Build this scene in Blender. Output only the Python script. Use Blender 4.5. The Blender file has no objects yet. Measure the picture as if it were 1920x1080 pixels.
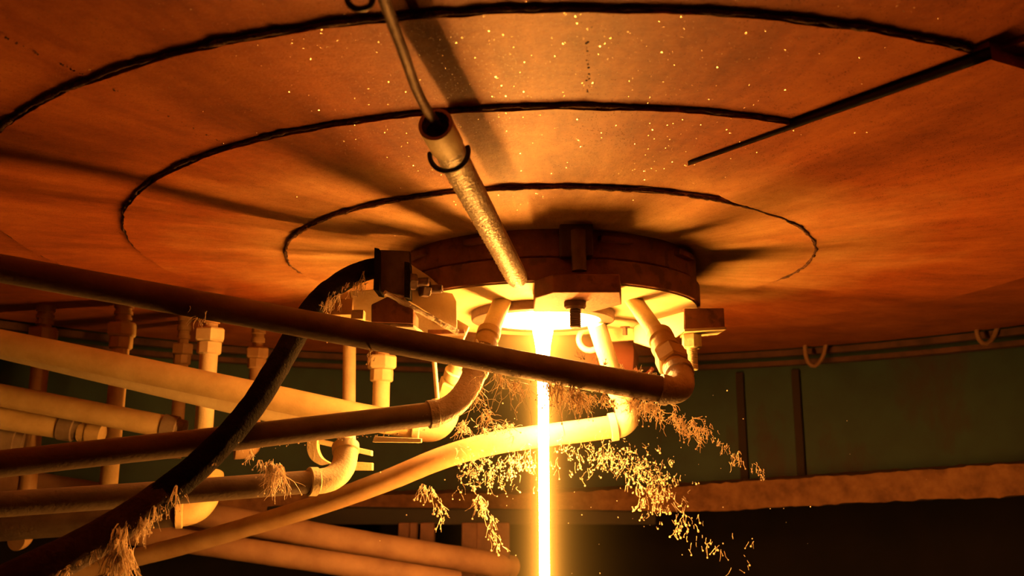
import bpy, math, random
from mathutils import Vector, Matrix, noise

# ---------------------------------------------------------------- camera, world, exposure
S = bpy.context.scene
COL = S.collection
CAM_Z, PITCH, FPX = 1.70, 0.2035, 1697.0
cam_d = bpy.data.cameras.new('camera'); cam = bpy.data.objects.new('camera', cam_d); COL.objects.link(cam)
cam.location = (0, 0, CAM_Z); cam.rotation_euler = (math.pi/2 + PITCH, 0, 0)
cam_d.sensor_width = 36.0; cam_d.lens = 36.0*FPX/1920.0; cam_d.clip_start = .02; cam_d.clip_end = 60
cam_d.dof.use_dof = True; cam_d.dof.focus_distance = 1.62; cam_d.dof.aperture_fstop = 5.6
S.camera = cam
W = bpy.data.worlds.new('world'); S.world = W; W.use_nodes = True
W.node_tree.nodes['Background'].inputs[0].default_value = (1.0, .36, .10, 1)
W.node_tree.nodes['Background'].inputs[1].default_value = 0.007
vs = S.view_settings
vs.view_transform = 'Standard'; vs.look = 'None'; vs.exposure = 0.0; vs.gamma = 1.0; vs.use_curve_mapping = False
S.cycles.max_bounces = 6; S.cycles.diffuse_bounces = 3; S.cycles.sample_clamp_indirect = 6
S.cycles.volume_step_rate = 1.0; S.cycles.caustics_reflective = False; S.cycles.caustics_refractive = False
HOT = (1.0, .37, .055)            # colour of the light the molten glass gives off
STREAM_POWER = 400.0
MOUTH_POWER = 60.0

PI = math.pi
R = random.Random(7)
CX, CY = 0.08, 2.0               # axis of the furnace bottom
SX = 0.069                       # the stream hangs a little off the axis

def U(px, py, d):                # the point at distance d ahead of the camera seen at (px, py)
    u = (px-960)/FPX; v = -(py-540)/FPX
    y = math.cos(PITCH) - v*math.sin(PITCH); z = math.sin(PITCH) + v*math.cos(PITCH)
    return Vector((u*d/y, d, CAM_Z + z*d/y))
def UZ(px, py, zz):              # the point at height zz
    a = U(px, py, 1.0); s = (zz-CAM_Z)/(a.z-CAM_Z)
    return Vector((a.x*s, s, zz))
def Rp(px, d=1.6): return px*d/FPX

# ---------------------------------------------------------------- materials
def node_mat(name):
    m = bpy.data.materials.new(name); m.use_nodes = True
    nt = m.node_tree; return m, nt, nt.nodes['Principled BSDF']
def N(nt, t, **k):
    n = nt.nodes.new(t)
    for a, b in k.items():
        if a.startswith('_'): n.inputs[a[1:].replace('_', ' ')].default_value = b
        else: setattr(n, a, b)
    return n
def ramp(nt, fac, stops):
    r = N(nt, 'ShaderNodeValToRGB'); e = r.color_ramp.elements
    while len(e) < len(stops): e.new(.5)
    for i, (p, c) in enumerate(stops):
        e[i].position = p; e[i].color = (*c, 1) if len(c) == 3 else c
    nt.links.new(fac, r.inputs[0]); return r.outputs[0]
def rough_metal(name, c1, c2, scale=14, rough=.65, metal=0.0, bump=.25, fine=160, spots=None):
    m, nt, b = node_mat(name); L = nt.links
    tc = N(nt, 'ShaderNodeTexCoord')
    n1 = N(nt, 'ShaderNodeTexNoise', _Scale=scale, _Detail=8.0, _Roughness=.62); L.new(tc.outputs['Object'], n1.inputs['Vector'])
    col = ramp(nt, n1.outputs[0], [(.33, c1), (.66, c2)])
    if spots:
        n3 = N(nt, 'ShaderNodeTexNoise', _Scale=scale*2.6, _Detail=5.0); L.new(tc.outputs['Object'], n3.inputs['Vector'])
        f = ramp(nt, n3.outputs[0], [(.55, (0, 0, 0)), (.64, (1, 1, 1))])
        mx = N(nt, 'ShaderNodeMix', data_type='RGBA'); L.new(f, mx.inputs[0]); L.new(col, mx.inputs[6]); mx.inputs[7].default_value = (*spots, 1); col = mx.outputs[2]
    L.new(col, b.inputs['Base Color'])
    n2 = N(nt, 'ShaderNodeTexNoise', _Scale=fine, _Detail=4.0); L.new(tc.outputs['Object'], n2.inputs['Vector'])
    bp = N(nt, 'ShaderNodeBump', _Strength=bump, _Distance=.004); L.new(n2.outputs[0], bp.inputs['Height']); L.new(bp.outputs[0], b.inputs['Normal'])
    b.inputs['Roughness'].default_value = rough; b.inputs['Metallic'].default_value = metal
    return m
M = {}
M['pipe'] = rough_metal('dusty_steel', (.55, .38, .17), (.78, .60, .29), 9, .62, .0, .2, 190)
M['pipe_dark'] = rough_metal('shaded_steel', (.20, .14, .10), (.33, .25, .18), 11, .55, .1, .22, 150)  # darker copy of the dusty steel: shade of the backlit pipes in its colour
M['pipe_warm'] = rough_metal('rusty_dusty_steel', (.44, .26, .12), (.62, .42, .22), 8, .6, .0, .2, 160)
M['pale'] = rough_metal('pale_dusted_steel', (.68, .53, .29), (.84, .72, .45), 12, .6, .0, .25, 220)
M['crust'] = rough_metal('crusty_glass_dust', (.50, .40, .30), (.78, .70, .60), 26, .42, .0, .9, 210)
M['rust'] = rough_metal('rusted_iron', (.16, .060, .032), (.30, .12, .06), 14, .75, .1, .5, 120, spots=(.15, .065, .045))
M['iron'] = rough_metal('dark_iron', (.10, .06, .045), (.18, .11, .08), 20, .6, .3, .4, 140)
M['rubber'] = rough_metal('charred_rubber', (.008, .006, .005), (.022, .016, .012), 30, .95, .0, .8, 220)
M['black'] = rough_metal('blackened_wire', (.012, .01, .01), (.03, .024, .02), 20, .5, .2, .2, 120)
M['seam'] = rough_metal('dark_seam_filler', (.05, .028, .017), (.22, .10, .055), 60, .9, .0, 1.0, 240)
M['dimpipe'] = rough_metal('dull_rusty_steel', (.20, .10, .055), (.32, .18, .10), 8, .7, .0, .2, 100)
M['dimred'] = rough_metal('dim_red_steel', (.05, .018, .010), (.12, .045, .024), 9, .8, .0, .4, 60)  # dim red: falloff of the stream's light is put into the colour
M['dimbrown'] = rough_metal('dim_brown_steel', (.020, .008, .005), (.034, .012, .008), 6, .8, .0, .4, 60)  # dim brown, light falloff at the shell painted into the colour
M['hosedust'] = rough_metal('caked_brown_dust', (.05, .028, .018), (.10, .062, .042), 30, .9, .0, .8, 160)
M['redpaint'] = rough_metal('red_oxide_steel', (.15, .035, .018), (.25, .07, .035), 5, .7, .0, .2, 60)
M['ledge'] = rough_metal('rusty_dust_ledge', (.17, .07, .032), (.34, .16, .07), 16, .9, .0, 1.0, 60)
M['darkwall'] = rough_metal('dim_brick', (.005, .003, .0025), (.014, .008, .006), 3, .9, .0, .5, 20)  # near black: the lack of light down here is put into the colour

M['rubber'].node_tree.nodes['Principled BSDF'].inputs['Specular IOR Level'].default_value = .12
def glass_fibre():
    m, nt, b = node_mat('spun_glass_fibre'); L = nt.links
    tr = N(nt, 'ShaderNodeBsdfTranslucent'); tr.inputs[0].default_value = (.92, .80, .62, 1)
    b.inputs['Base Color'].default_value = (.88, .76, .6, 1); b.inputs['Roughness'].default_value = .3
    mx = N(nt, 'ShaderNodeMixShader'); mx.inputs[0].default_value = .5
    L.new(b.outputs[0], mx.inputs[1]); L.new(tr.outputs[0], mx.inputs[2]); L.new(mx.outputs[0], nt.nodes['Material Output'].inputs[0])
    return m
M['fibre'] = glass_fibre()
m, nt, b = node_mat('glass_bead'); b.inputs['Base Color'].default_value = (.9, .82, .7, 1); b.inputs['Roughness'].default_value = .15
M['bead'] = m

def plate_mat():                  # furnace bottom plates: radial rust streaks about the axis, pale dust and painted-in light near the outlet
    m, nt, b = node_mat('streaked_furnace_plate'); L = nt.links
    g = N(nt, 'ShaderNodeNewGeometry')
    sub = N(nt, 'ShaderNodeVectorMath', operation='SUBTRACT'); sub.inputs[1].default_value = (CX, CY, 0); L.new(g.outputs['Position'], sub.inputs[0])
    sp = N(nt, 'ShaderNodeSeparateXYZ'); L.new(sub.outputs[0], sp.inputs[0])
    at = N(nt, 'ShaderNodeMath', operation='ARCTAN2'); L.new(sp.outputs[0], at.inputs[0]); L.new(sp.outputs[1], at.inputs[1])
    # unit direction keeps the streak noise seamless
    fl = N(nt, 'ShaderNodeVectorMath', operation='MULTIPLY'); fl.inputs[1].default_value = (1, 1, 0); L.new(sub.outputs[0], fl.inputs[0])
    ln = N(nt, 'ShaderNodeVectorMath', operation='LENGTH'); L.new(fl.outputs[0], ln.inputs[0])
    nm = N(nt, 'ShaderNodeVectorMath', operation='NORMALIZE'); L.new(fl.outputs[0], nm.inputs[0])
    sn = N(nt, 'ShaderNodeSeparateXYZ'); L.new(nm.outputs[0], sn.inputs[0])
    rr = N(nt, 'ShaderNodeMath', operation='MULTIPLY'); rr.inputs[1].default_value = .28; L.new(ln.outputs['Value'], rr.inputs[0])
    cb = N(nt, 'ShaderNodeCombineXYZ'); L.new(sn.outputs[0], cb.inputs[0]); L.new(sn.outputs[1], cb.inputs[1]); L.new(rr.outputs[0], cb.inputs[2])
    s1 = N(nt, 'ShaderNodeTexNoise', _Scale=13.0, _Detail=9.0, _Roughness=.7, _Distortion=.25); L.new(cb.outputs[0], s1.inputs['Vector'])
    s2 = N(nt, 'ShaderNodeTexNoise', _Scale=4.5, _Detail=7.0, _Roughness=.65); L.new(g.outputs['Position'], s2.inputs['Vector'])
    s3 = N(nt, 'ShaderNodeTexNoise', _Scale=60.0, _Detail=6.0, _Roughness=.7); L.new(g.outputs['Position'], s3.inputs['Vector'])
    a1 = N(nt, 'ShaderNodeMath', operation='MULTIPLY_ADD'); a1.inputs[1].default_value = .5; L.new(s1.outputs[0], a1.inputs[0])
    a2 = N(nt, 'ShaderNodeMath', operation='MULTIPLY'); a2.inputs[1].default_value = .3; L.new(s2.outputs[0], a2.inputs[0]); L.new(a2.outputs[0], a1.inputs[2])
    a3 = N(nt, 'ShaderNodeMath', operation='MULTIPLY_ADD'); a3.inputs[1].default_value = .2; L.new(s3.outputs[0], a3.inputs[0]); L.new(a1.outputs[0], a3.inputs[2])
    rust = ramp(nt, a3.outputs[0], [(.36, (.20, .036, .008)), (.5, (.40, .100, .020)), (.64, (.60, .19, .042))])
    dust = ramp(nt, a3.outputs[0], [(.36, (.56, .36, .13)), (.5, (.70, .52, .22)), (.64, (.82, .66, .34))])  # dust colour with the brighter, yellower light near the outlet painted in
    # pale dust thinning outwards, its yellow tone also painting in the outlet's brighter light
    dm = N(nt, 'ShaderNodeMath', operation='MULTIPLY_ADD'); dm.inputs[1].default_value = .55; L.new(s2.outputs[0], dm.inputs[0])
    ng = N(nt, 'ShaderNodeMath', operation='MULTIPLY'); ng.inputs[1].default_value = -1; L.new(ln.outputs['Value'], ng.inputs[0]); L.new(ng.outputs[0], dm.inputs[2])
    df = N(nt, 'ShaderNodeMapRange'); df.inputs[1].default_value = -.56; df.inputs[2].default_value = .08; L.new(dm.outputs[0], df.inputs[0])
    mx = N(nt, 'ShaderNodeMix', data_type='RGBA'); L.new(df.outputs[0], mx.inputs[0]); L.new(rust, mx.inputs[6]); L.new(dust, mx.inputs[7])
    L.new(mx.outputs[2], b.inputs['Base Color'])
    s4 = N(nt, 'ShaderNodeTexNoise', _Scale=260.0, _Detail=3.0); L.new(g.outputs['Position'], s4.inputs['Vector'])
    hh = N(nt, 'ShaderNodeMath', operation='MULTIPLY_ADD'); hh.inputs[1].default_value = .35; L.new(s4.outputs[0], hh.inputs[0]); L.new(s3.outputs[0], hh.inputs[2])
    bp = N(nt, 'ShaderNodeBump', _Strength=.22, _Distance=.006); L.new(hh.outputs[0], bp.inputs['Height']); L.new(bp.outputs[0], b.inputs['Normal'])
    b.inputs['Roughness'].default_value = .55
    # tiny flakes of glass stuck to the plate: each a small mirror with its own tilt
    vo = N(nt, 'ShaderNodeTexVoronoi', _Scale=400.0); L.new(g.outputs['Position'], vo.inputs['Vector'])
    sc_ = N(nt, 'ShaderNodeSeparateColor'); L.new(vo.outputs['Color'], sc_.inputs[0])
    c1 = N(nt, 'ShaderNodeMath', operation='GREATER_THAN'); c1.inputs[1].default_value = .80; L.new(sc_.outputs[0], c1.inputs[0])
    c2 = N(nt, 'ShaderNodeMath', operation='LESS_THAN'); c2.inputs[1].default_value = .30; L.new(vo.outputs['Distance'], c2.inputs[0])
    c4 = N(nt, 'ShaderNodeMath', operation='MULTIPLY'); L.new(c1.outputs[0], c4.inputs[0]); L.new(c2.outputs[0], c4.inputs[1])
    c3 = N(nt, 'ShaderNodeMath', operation='MULTIPLY'); L.new(c4.outputs[0], c3.inputs[0]); c3.inputs[1].default_value = .5
    v1 = N(nt, 'ShaderNodeVectorMath', operation='SUBTRACT'); v1.inputs[1].default_value = (.5, .5, .5); wn = N(nt, 'ShaderNodeTexWhiteNoise'); L.new(vo.outputs['Position'], wn.inputs['Vector']); L.new(wn.outputs['Color'], v1.inputs[0])
    v2 = N(nt, 'ShaderNodeVectorMath', operation='SCALE'); v2.inputs['Scale'].default_value = .85; L.new(v1.outputs[0], v2.inputs[0])
    v3 = N(nt, 'ShaderNodeVectorMath', operation='ADD'); L.new(v2.outputs[0], v3.inputs[0]); L.new(g.outputs['Normal'], v3.inputs[1])
    v4 = N(nt, 'ShaderNodeVectorMath', operation='NORMALIZE'); L.new(v3.outputs[0], v4.inputs[0])
    gl = N(nt, 'ShaderNodeBsdfAnisotropic'); gl.inputs['Color'].default_value = (.9, .8, .6, 1); gl.inputs['Roughness'].default_value = .16; L.new(v4.outputs[0], gl.inputs['Normal'])
    ms = N(nt, 'ShaderNodeMixShader'); L.new(c3.outputs[0], ms.inputs[0]); L.new(b.outputs[0], ms.inputs[1]); L.new(gl.outputs[0], ms.inputs[2]); L.new(ms.outputs[0], nt.nodes['Material Output'].inputs[0])
    return m
M['plate'] = plate_mat()

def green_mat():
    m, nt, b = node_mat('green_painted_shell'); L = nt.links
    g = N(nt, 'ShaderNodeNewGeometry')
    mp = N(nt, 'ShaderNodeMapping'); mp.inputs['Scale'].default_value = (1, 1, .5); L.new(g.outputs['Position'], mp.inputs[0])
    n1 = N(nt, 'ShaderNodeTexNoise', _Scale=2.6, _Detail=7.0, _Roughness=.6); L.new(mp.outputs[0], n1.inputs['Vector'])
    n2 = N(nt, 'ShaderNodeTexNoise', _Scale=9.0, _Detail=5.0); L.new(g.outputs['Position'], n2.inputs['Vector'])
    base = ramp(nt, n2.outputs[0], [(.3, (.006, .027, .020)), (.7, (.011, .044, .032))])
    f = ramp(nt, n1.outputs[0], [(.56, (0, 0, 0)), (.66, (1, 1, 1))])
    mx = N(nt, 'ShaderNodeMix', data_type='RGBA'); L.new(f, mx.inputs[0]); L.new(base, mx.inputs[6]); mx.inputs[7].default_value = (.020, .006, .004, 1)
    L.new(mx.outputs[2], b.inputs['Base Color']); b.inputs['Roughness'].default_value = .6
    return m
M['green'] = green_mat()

def emit(name, col, s):
    m = bpy.data.materials.new(name); m.use_nodes = True; nt = m.node_tree; nt.nodes.remove(nt.nodes['Principled BSDF'])
    e = N(nt, 'ShaderNodeEmission'); e.inputs[0].default_value = (*col, 1); e.inputs[1].default_value = s
    nt.links.new(e.outputs[0], nt.nodes['Material Output'].inputs[0]); return m
M['molten'] = emit('molten_glass', HOT, STREAM_POWER)
nt = M['molten'].node_tree                            # the glass cools as it falls: it dims below 1.35 m
g = N(nt, 'ShaderNodeNewGeometry'); sp_ = N(nt, 'ShaderNodeSeparateXYZ'); nt.links.new(g.outputs['Position'], sp_.inputs[0])
mr = N(nt, 'ShaderNodeMapRange'); mr.inputs[1].default_value = .6; mr.inputs[2].default_value = 1.35; mr.inputs[3].default_value = STREAM_POWER*.03; mr.inputs[4].default_value = STREAM_POWER
nt.links.new(sp_.outputs[2], mr.inputs[0]); nt.links.new(mr.outputs[0], [n for n in nt.nodes if n.type == 'EMISSION'][0].inputs[1])
M['mouth'] = emit('glowing_outlet_lining', (1.0, .50, .14), MOUTH_POWER)
M['daylight'] = emit('daylight_gap', (.55, .65, 1.0), .30)

# ---------------------------------------------------------------- mesh helpers
class MB:
    def __init__(s): s.v = []; s.f = []
    def add(s, vs, fs):
        o = len(s.v); s.v += [tuple(v) for v in vs]; s.f += [tuple(i+o for i in f) for f in fs]; return s
    def tube(s, pts, rad, n=20, caps=True, wob=0.0, seed=0.0, flat=None):
        pts = [Vector(p) for p in pts]; K = len(pts)
        if not hasattr(rad, '__len__'): rad = [rad]*K
        T = [(pts[min(i+1, K-1)]-pts[max(i-1, 0)]).normalized() for i in range(K)]
        up = Vector((0, 0, 1)) if abs(T[0].z) < .9 else Vector((1, 0, 0))
        a = T[0].cross(up).normalized(); V = []
        for i in range(K):
            a = (a - T[i]*a.dot(T[i])).normalized(); bb = T[i].cross(a)
            for j in range(n):
                t = 2*PI*j/n; d = a*math.cos(t)+bb*math.sin(t); r = rad[i]
                if wob:
                    q = pts[i]+d*r
                    r *= 1 + wob*(noise.noise(q*38+Vector((seed, 0, 0)))+.5*noise.noise(q*110))
                V.append(pts[i]+d*r)
        F = [(i*n+j, i*n+(j+1) % n, (i+1)*n+(j+1) % n, (i+1)*n+j) for i in range(K-1) for j in range(n)]
        if caps: F += [tuple(reversed(range(n))), tuple(range((K-1)*n, K*n))]
        return s.add(V, F)
    def lathe(s, p0, p1, prof, n=24, caps=True):     # prof: (t along p0->p1 in metres, radius)
        p0 = Vector(p0); d = (Vector(p1)-p0).normalized()
        up = Vector((0, 0, 1)) if abs(d.z) < .9 else Vector((1, 0, 0))
        a = d.cross(up).normalized(); bb = d.cross(a); V = []
        for t, r in prof:
            for j in range(n):
                th = 2*PI*j/n+.2; V.append(p0+d*t+(a*math.cos(th)+bb*math.sin(th))*r)
        K = len(prof)
        F = [(i*n+j, i*n+(j+1) % n, (i+1)*n+(j+1) % n, (i+1)*n+j) for i in range(K-1) for j in range(n)]
        if caps: F += [tuple(reversed(range(n))), tuple(range((K-1)*n, K*n))]
        return s.add(V, F)
    def hexa(s, p0, p1, r, n=6, ch=.12, rot=0):       # chamfered nut between two points
        h = (Vector(p1)-Vector(p0)).length; c = r*ch
        p0 = Vector(p0); d = (Vector(p1)-p0).normalized()
        up = Vector((0, 0, 1)) if abs(d.z) < .9 else Vector((1, 0, 0))
        a = d.cross(up).normalized(); bb = d.cross(a); V = []
        prof = [(0, r-c), (c, r), (h-c, r), (h, r-c)]
        for t, q in prof:
            for j in range(n):
                th = 2*PI*j/n+rot; V.append(p0+d*t+(a*math.cos(th)+bb*math.sin(th))*q)
        F = [(i*n+j, i*n+(j+1) % n, (i+1)*n+(j+1) % n, (i+1)*n+j) for i in range(3) for j in range(n)]
        F += [tuple(reversed(range(n))), tuple(range(3*n, 4*n))]
        return s.add(V, F)
    def box(s, c, sx, sy, sz, rz=0.0, rx=0.0, ry=0.0):
        m = Matrix.Rotation(rz, 3, 'Z') @ Matrix.Rotation(rx, 3, 'X') @ Matrix.Rotation(ry, 3, 'Y'); c = Vector(c)
        V = [c + m @ Vector((x*sx/2, y*sy/2, z*sz/2)) for x in (-1, 1) for y in (-1, 1) for z in (-1, 1)]
        return s.add(V, [(0, 1, 3, 2), (4, 6, 7, 5), (0, 4, 5, 1), (2, 3, 7, 6), (0, 2, 6, 4), (1, 5, 7, 3)])
    def slab(s, pts, off):                            # a polygon swept along off
        pts = [Vector(p) for p in pts]; off = Vector(off); n = len(pts)
        F = [tuple(range(n)), tuple(reversed(range(n, 2*n)))] + [(i, i+n, (i+1) % n+n, (i+1) % n) for i in range(n)]
        return s.add(pts+[p+off for p in pts], F)
    def ball(s, c, r, n=6, m=4):
        c = Vector(c); V = [c+Vector((0, 0, r))]
        for i in range(1, m):
            for j in range(n):
                V.append(c+Vector((math.sin(PI*i/m)*math.cos(2*PI*j/n), math.sin(PI*i/m)*math.sin(2*PI*j/n), math.cos(PI*i/m)))*r)
        V.append(c-Vector((0, 0, r))); F = [(0, 1+j, 1+(j+1) % n) for j in range(n)]
        for i in range(m-2):
            F += [(1+i*n+j, 1+(i+1)*n+j, 1+(i+1)*n+(j+1) % n, 1+i*n+(j+1) % n) for j in range(n)]
        e = len(V)-1; F += [(e, 1+(m-2)*n+(j+1) % n, 1+(m-2)*n+j) for j in range(n)]
        return s.add(V, F)

ORG = {}
def tag(o, label=None, cat=None, group=None, kind=None):
    if label: o['label'] = label
    if cat: o['category'] = cat
    if group: o['group'] = group
    if kind: o['kind'] = kind
    return o
def build(name, mb, mat, parent=None, smooth=35, bevel=0.0, fix=True):
    me = bpy.data.meshes.new(name)
    vs_ = [Vector(v) for v in mb.v]
    if parent: o0 = ORG[parent.name]
    else:
        lo = Vector([min(v[i] for v in vs_) for i in range(3)]); hi = Vector([max(v[i] for v in vs_) for i in range(3)])
        o0 = Vector(((lo.x+hi.x)/2, (lo.y+hi.y)/2, lo.z))
    me.from_pydata([tuple(v-o0) for v in vs_], [], mb.f); me.update()
    if fix:
        import bmesh
        bm = bmesh.new(); bm.from_mesh(me); bmesh.ops.recalc_face_normals(bm, faces=bm.faces); bm.to_mesh(me); bm.free()
    o = bpy.data.objects.new(name, me); COL.objects.link(o)
    me.materials.append(M[mat] if isinstance(mat, str) else mat)
    if parent: o.parent = parent
    else: o.location = o0
    ORG[o.name] = o0
    if smooth: me.shade_smooth(); me.set_sharp_from_angle(angle=math.radians(smooth))
    if bevel:
        b = o.modifiers.new('bevel', 'BEVEL'); b.width = bevel; b.segments = 2; b.limit_method = 'ANGLE'
    return o
def thing(name, loc, label, cat, group=None):
    o = bpy.data.objects.new(name, None); COL.objects.link(o); o.location = loc; o.empty_display_size = .05
    ORG[o.name] = Vector(loc); return tag(o, label, cat, group)
def smooth_path(pts, step=.012):                      # Catmull-Rom through the points
    P = [Vector(p) for p in pts]; P = [P[0]*2-P[1]]+P+[P[-1]*2-P[-2]]; out = []
    for i in range(1, len(P)-2):
        a, b, c, d = P[i-1:i+3]; n = max(2, int((c-b).length/step))
        for k in range(n):
            t = k/n; out.append(.5*((2*b)+(c-a)*t+(2*a-5*b+4*c-d)*t*t+(3*b-a-3*c+d)*t*t*t))
    out.append(P[-2]); return out
def line(a, b, n=40):
    a, b = Vector(a), Vector(b); return [a.lerp(b, i/n) for i in range(n+1)]
def bend(a, c, b, n=14):                              # quadratic bend from a to b about corner c
    a, b, c = Vector(a), Vector(b), Vector(c)
    return [a*(1-t)**2+c*2*t*(1-t)+b*t*t for t in [i/n for i in range(n+1)]]

# ---------------------------------------------------------------- the setting
ZA = CAM_Z + .460
def zc(r):                                            # height of the furnace bottom at radius r, stepping up outwards
    if r < .574: return ZA
    if r < .886: return ZA+.008
    if r < 1.126: return ZA+.0155
    return ZA+.0225+max(0, r-1.126)*.045
def ring_plate(name, r0, r1, z0, z1, parent, step=.02, n=720, amp=.0035, arc=None, thick=.03):
    mb = MB(); rs = [r0+(r1-r0)*i/6 for i in range(7)]; V = []; F = []
    for j in range(n):
        t = 2*PI*j/n
        for k, r in enumerate(rs):
            rr = r
            if k in (0, 6) and r > .01:
                rr = r + amp*(noise.noise(Vector((math.cos(t)*r*16, math.sin(t)*r*16, r)))+.7*noise.noise(Vector((math.cos(t)*r*55, math.sin(t)*r*55, r))))
            V.append((CX+rr*math.cos(t), CY+rr*math.sin(t), z0+(z1-z0)*k/6))
        V.append((CX+rr*math.cos(t), CY+rr*math.sin(t), z1+thick))
    for j in range(n):
        a, b = j*8, ((j+1) % n)*8
        F += [(a+k, b+k, b+k+1, a+k+1) for k in range(7)]
    mb.add(V, F); o = build(name, mb, 'plate', parent, smooth=20); return o
ceiling = ring_plate('ceiling', 1.10, 2.12, ZA+.0225, ZA+.0655, None, thick=.05)
tag(ceiling, kind='structure'); 
p = ring_plate('ring_plate', .86, 1.126, ZA+.0155, ZA+.016, ceiling)
p = ring_plate('ring_plate', .55, .886, ZA+.008, ZA+.0082, ceiling)
p = ring_plate('centre_plate', .02, .574, ZA, ZA, ceiling)

# dark filler packed along the three ring seams, broken where the photo shows gaps
def seam(r, z, a0, a1, w, parent, h=.006, skip=()):
    mb = MB(); n = int((a1-a0)*r/.006); pts = []; rad = []
    for i in range(n+1):
        a = a0+(a1-a0)*i/n
        q = Vector((math.cos(a)*r*22, math.sin(a)*r*22, r*3))
        rr = r+.0035*noise.noise(q)+.002*noise.noise(q*3.5)
        pts.append(Vector((CX+rr*math.cos(a), CY+rr*math.sin(a), z+.001)))
        k = 1.0
        for s0, s1 in skip:
            if s0 < a < s1: k = .25
        e = min(1, i/12, (n-i)/12)
        rad.append(max(.0004, w*(.75+.5*noise.noise(q*2.2)+.4*noise.noise(q*6))*k*e))
    mb.tube(pts, rad, 7, wob=.5); return build('seam_filler', mb, 'seam', parent, smooth=60)
D2 = PI/180
seam(.576, ZA+.0015, (180-14)*D2, 314*D2, .0042, ceiling, skip=((230*D2, 232*D2), (268*D2, 269*D2)))
seam(.5775, ZA-.0008, 312*D2, (360+16)*D2, .0040, ceiling)
seam(.888, ZA+.012, (180-20)*D2, 312*D2, .0036, ceiling, skip=((221*D2, 223*D2),))
seam(.888, ZA+.012, 342*D2, 365*D2, .0036, ceiling)
seam(1.128, ZA+.019, (180-12)*D2, 324*D2, .0036, ceiling, skip=((221*D2, 222*D2),))

# repair plate lapped over the rings on the right
zp = ZA+.001
pp = [UZ(1290, 311, zp), UZ(1560, 210, zp), UZ(1700, 160, zp), UZ(1858, 112, zp)]
mb = MB()
e0 = pp[0]; c = Vector((CX, CY, zp))
def polar(p): return math.hypot(p.x-CX, p.y-CY), math.atan2(p.y-CY, p.x-CX)
r0, a0 = polar(pp[0]); r1, a1 = polar(pp[3])
V = [pp[0].lerp(pp[3], i/20) for i in range(21)]
far = []
for i in range(25):                                   # back edge swings round the axis
    a = a1+(20*D2-a1+0)*i/24 if a1 < 20*D2 else a1
    far.append(Vector((CX+(r1)*math.cos(a), CY+(r1)*math.sin(a), zp)))
near = []
for i in range(25):
    a = 20*D2+(a0-20*D2)*i/24
    rn = .577+(r0-.577)*max(0, (i-19)/5)**2
    near.append(Vector((CX+rn*math.cos(a), CY+rn*math.sin(a), zp)))
mb.slab(V+far+near, (0, 0, .04))
build('patch_plate', mb, 'plate', ceiling, smooth=20)
gp = [p_+Vector((0, -.0012, .001)) for p_ in V]  # black strip added along the edge, standing for the open gap's shade
mb = MB(); hh_ = [.007+.008*min(1, i/9) for i in range(21)]
mb.add(gp+[p_+Vector((0, .0005, h_)) for p_, h_ in zip(gp, hh_)], [(i, i+1, i+22, i+21) for i in range(20)]); 
o = build('patch_gap_shade', mb, 'black', ceiling, smooth=20); so = o.modifiers.new('thick', 'SOLIDIFY'); so.thickness = .0015
zq = ZA+.018                                          # second lapped sheet at the far right corner
q = [UZ(1850, 103, zq), UZ(1990, 52, zq), UZ(2060, 170, zq), UZ(1925, 150, zq)]
build('patch_plate', MB().slab(q, (0, 0, .03)), 'plate', ceiling, smooth=20)
def weld(px, zz, n=60, name='weld_line'):             # crumbly radial weld marks
    pts = [UZ(x, y, zz(x, y)) for x, y in px]; pa = smooth_path(pts, .004); mb = MB()
    for q in pa:
        if R.random() < .55: continue
        q = q+Vector((R.gauss(0, .0012), R.gauss(0, .0012), .0005)); mb.ball(q, R.uniform(.0007, .002), 5, 3)
    return build(name, mb, 'seam', ceiling, smooth=60)
weld([(1108, 44), (1100, 95), (1104, 140), (1096, 192)], lambda x, y: ZA+.0155)
weld([(205, 165), (290, 205), (360, 240), (425, 272)], lambda x, y: ZA+.0155)
weld([(0, 66), (80, 105), (180, 150)], lambda x, y: ZA+.024)
weld([(1852, 108), (1880, 128), (1920, 150)], lambda x, y: ZA+.016)

# shell around the furnace, its ledge, and the dark pit below
def shell(name, r, z0, z1, a0, a1, mat, thick=.04, n=160, zf=None):
    mb = MB(); V = []
    for i in range(n+1):
        a = a0+(a1-a0)*i/n
        dz = zf(a) if zf else 0
        for rr, zz in ((r, z0), (r, z1), (r+thick, z1), (r+thick, z0)):
            V.append((CX+rr*math.cos(a), CY+rr*math.sin(a), zz+dz))
    F = [(i*4+k, (i+1)*4+k, (i+1)*4+(k+1) % 4, i*4+(k+1) % 4) for i in range(n) for k in range(4)]
    F += [(0, 1, 2, 3), tuple(n*4+k for k in (3, 2, 1, 0))]
    mb.add(V, F); return tag(build(name, mb, mat, smooth=30), kind='structure')
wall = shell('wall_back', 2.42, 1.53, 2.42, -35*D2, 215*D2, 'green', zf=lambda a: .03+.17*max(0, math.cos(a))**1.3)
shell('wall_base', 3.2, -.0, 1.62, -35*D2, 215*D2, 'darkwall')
shell('trim_1', 2.16, 2.200, 2.225, -35*D2, 215*D2, 'dimred', .03)
shell('trim_2', 2.20, 2.165, 2.185, -35*D2, 215*D2, 'dimred', .05)
lz = lambda a: .03+.17*max(0, math.cos(a))**1.3
mbl = MB(); V = []; n = 400
for i in range(n+1):
    a = (-30+245*i/n)*D2; dz = lz(a); s = noise.noise(Vector((a*9, 0, 0)))*.012+noise.noise(Vector((a*60, 0, 1)))*.007
    for rr, zz in ((2.24, 1.47+s), (2.24, 1.585-s*.5), (2.43, 1.60), (2.43, 1.47)):
        V.append((CX+rr*math.cos(a), CY+rr*math.sin(a), zz+dz+noise.noise(Vector((a*130, rr*9, zz*30)))*.007))
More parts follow.
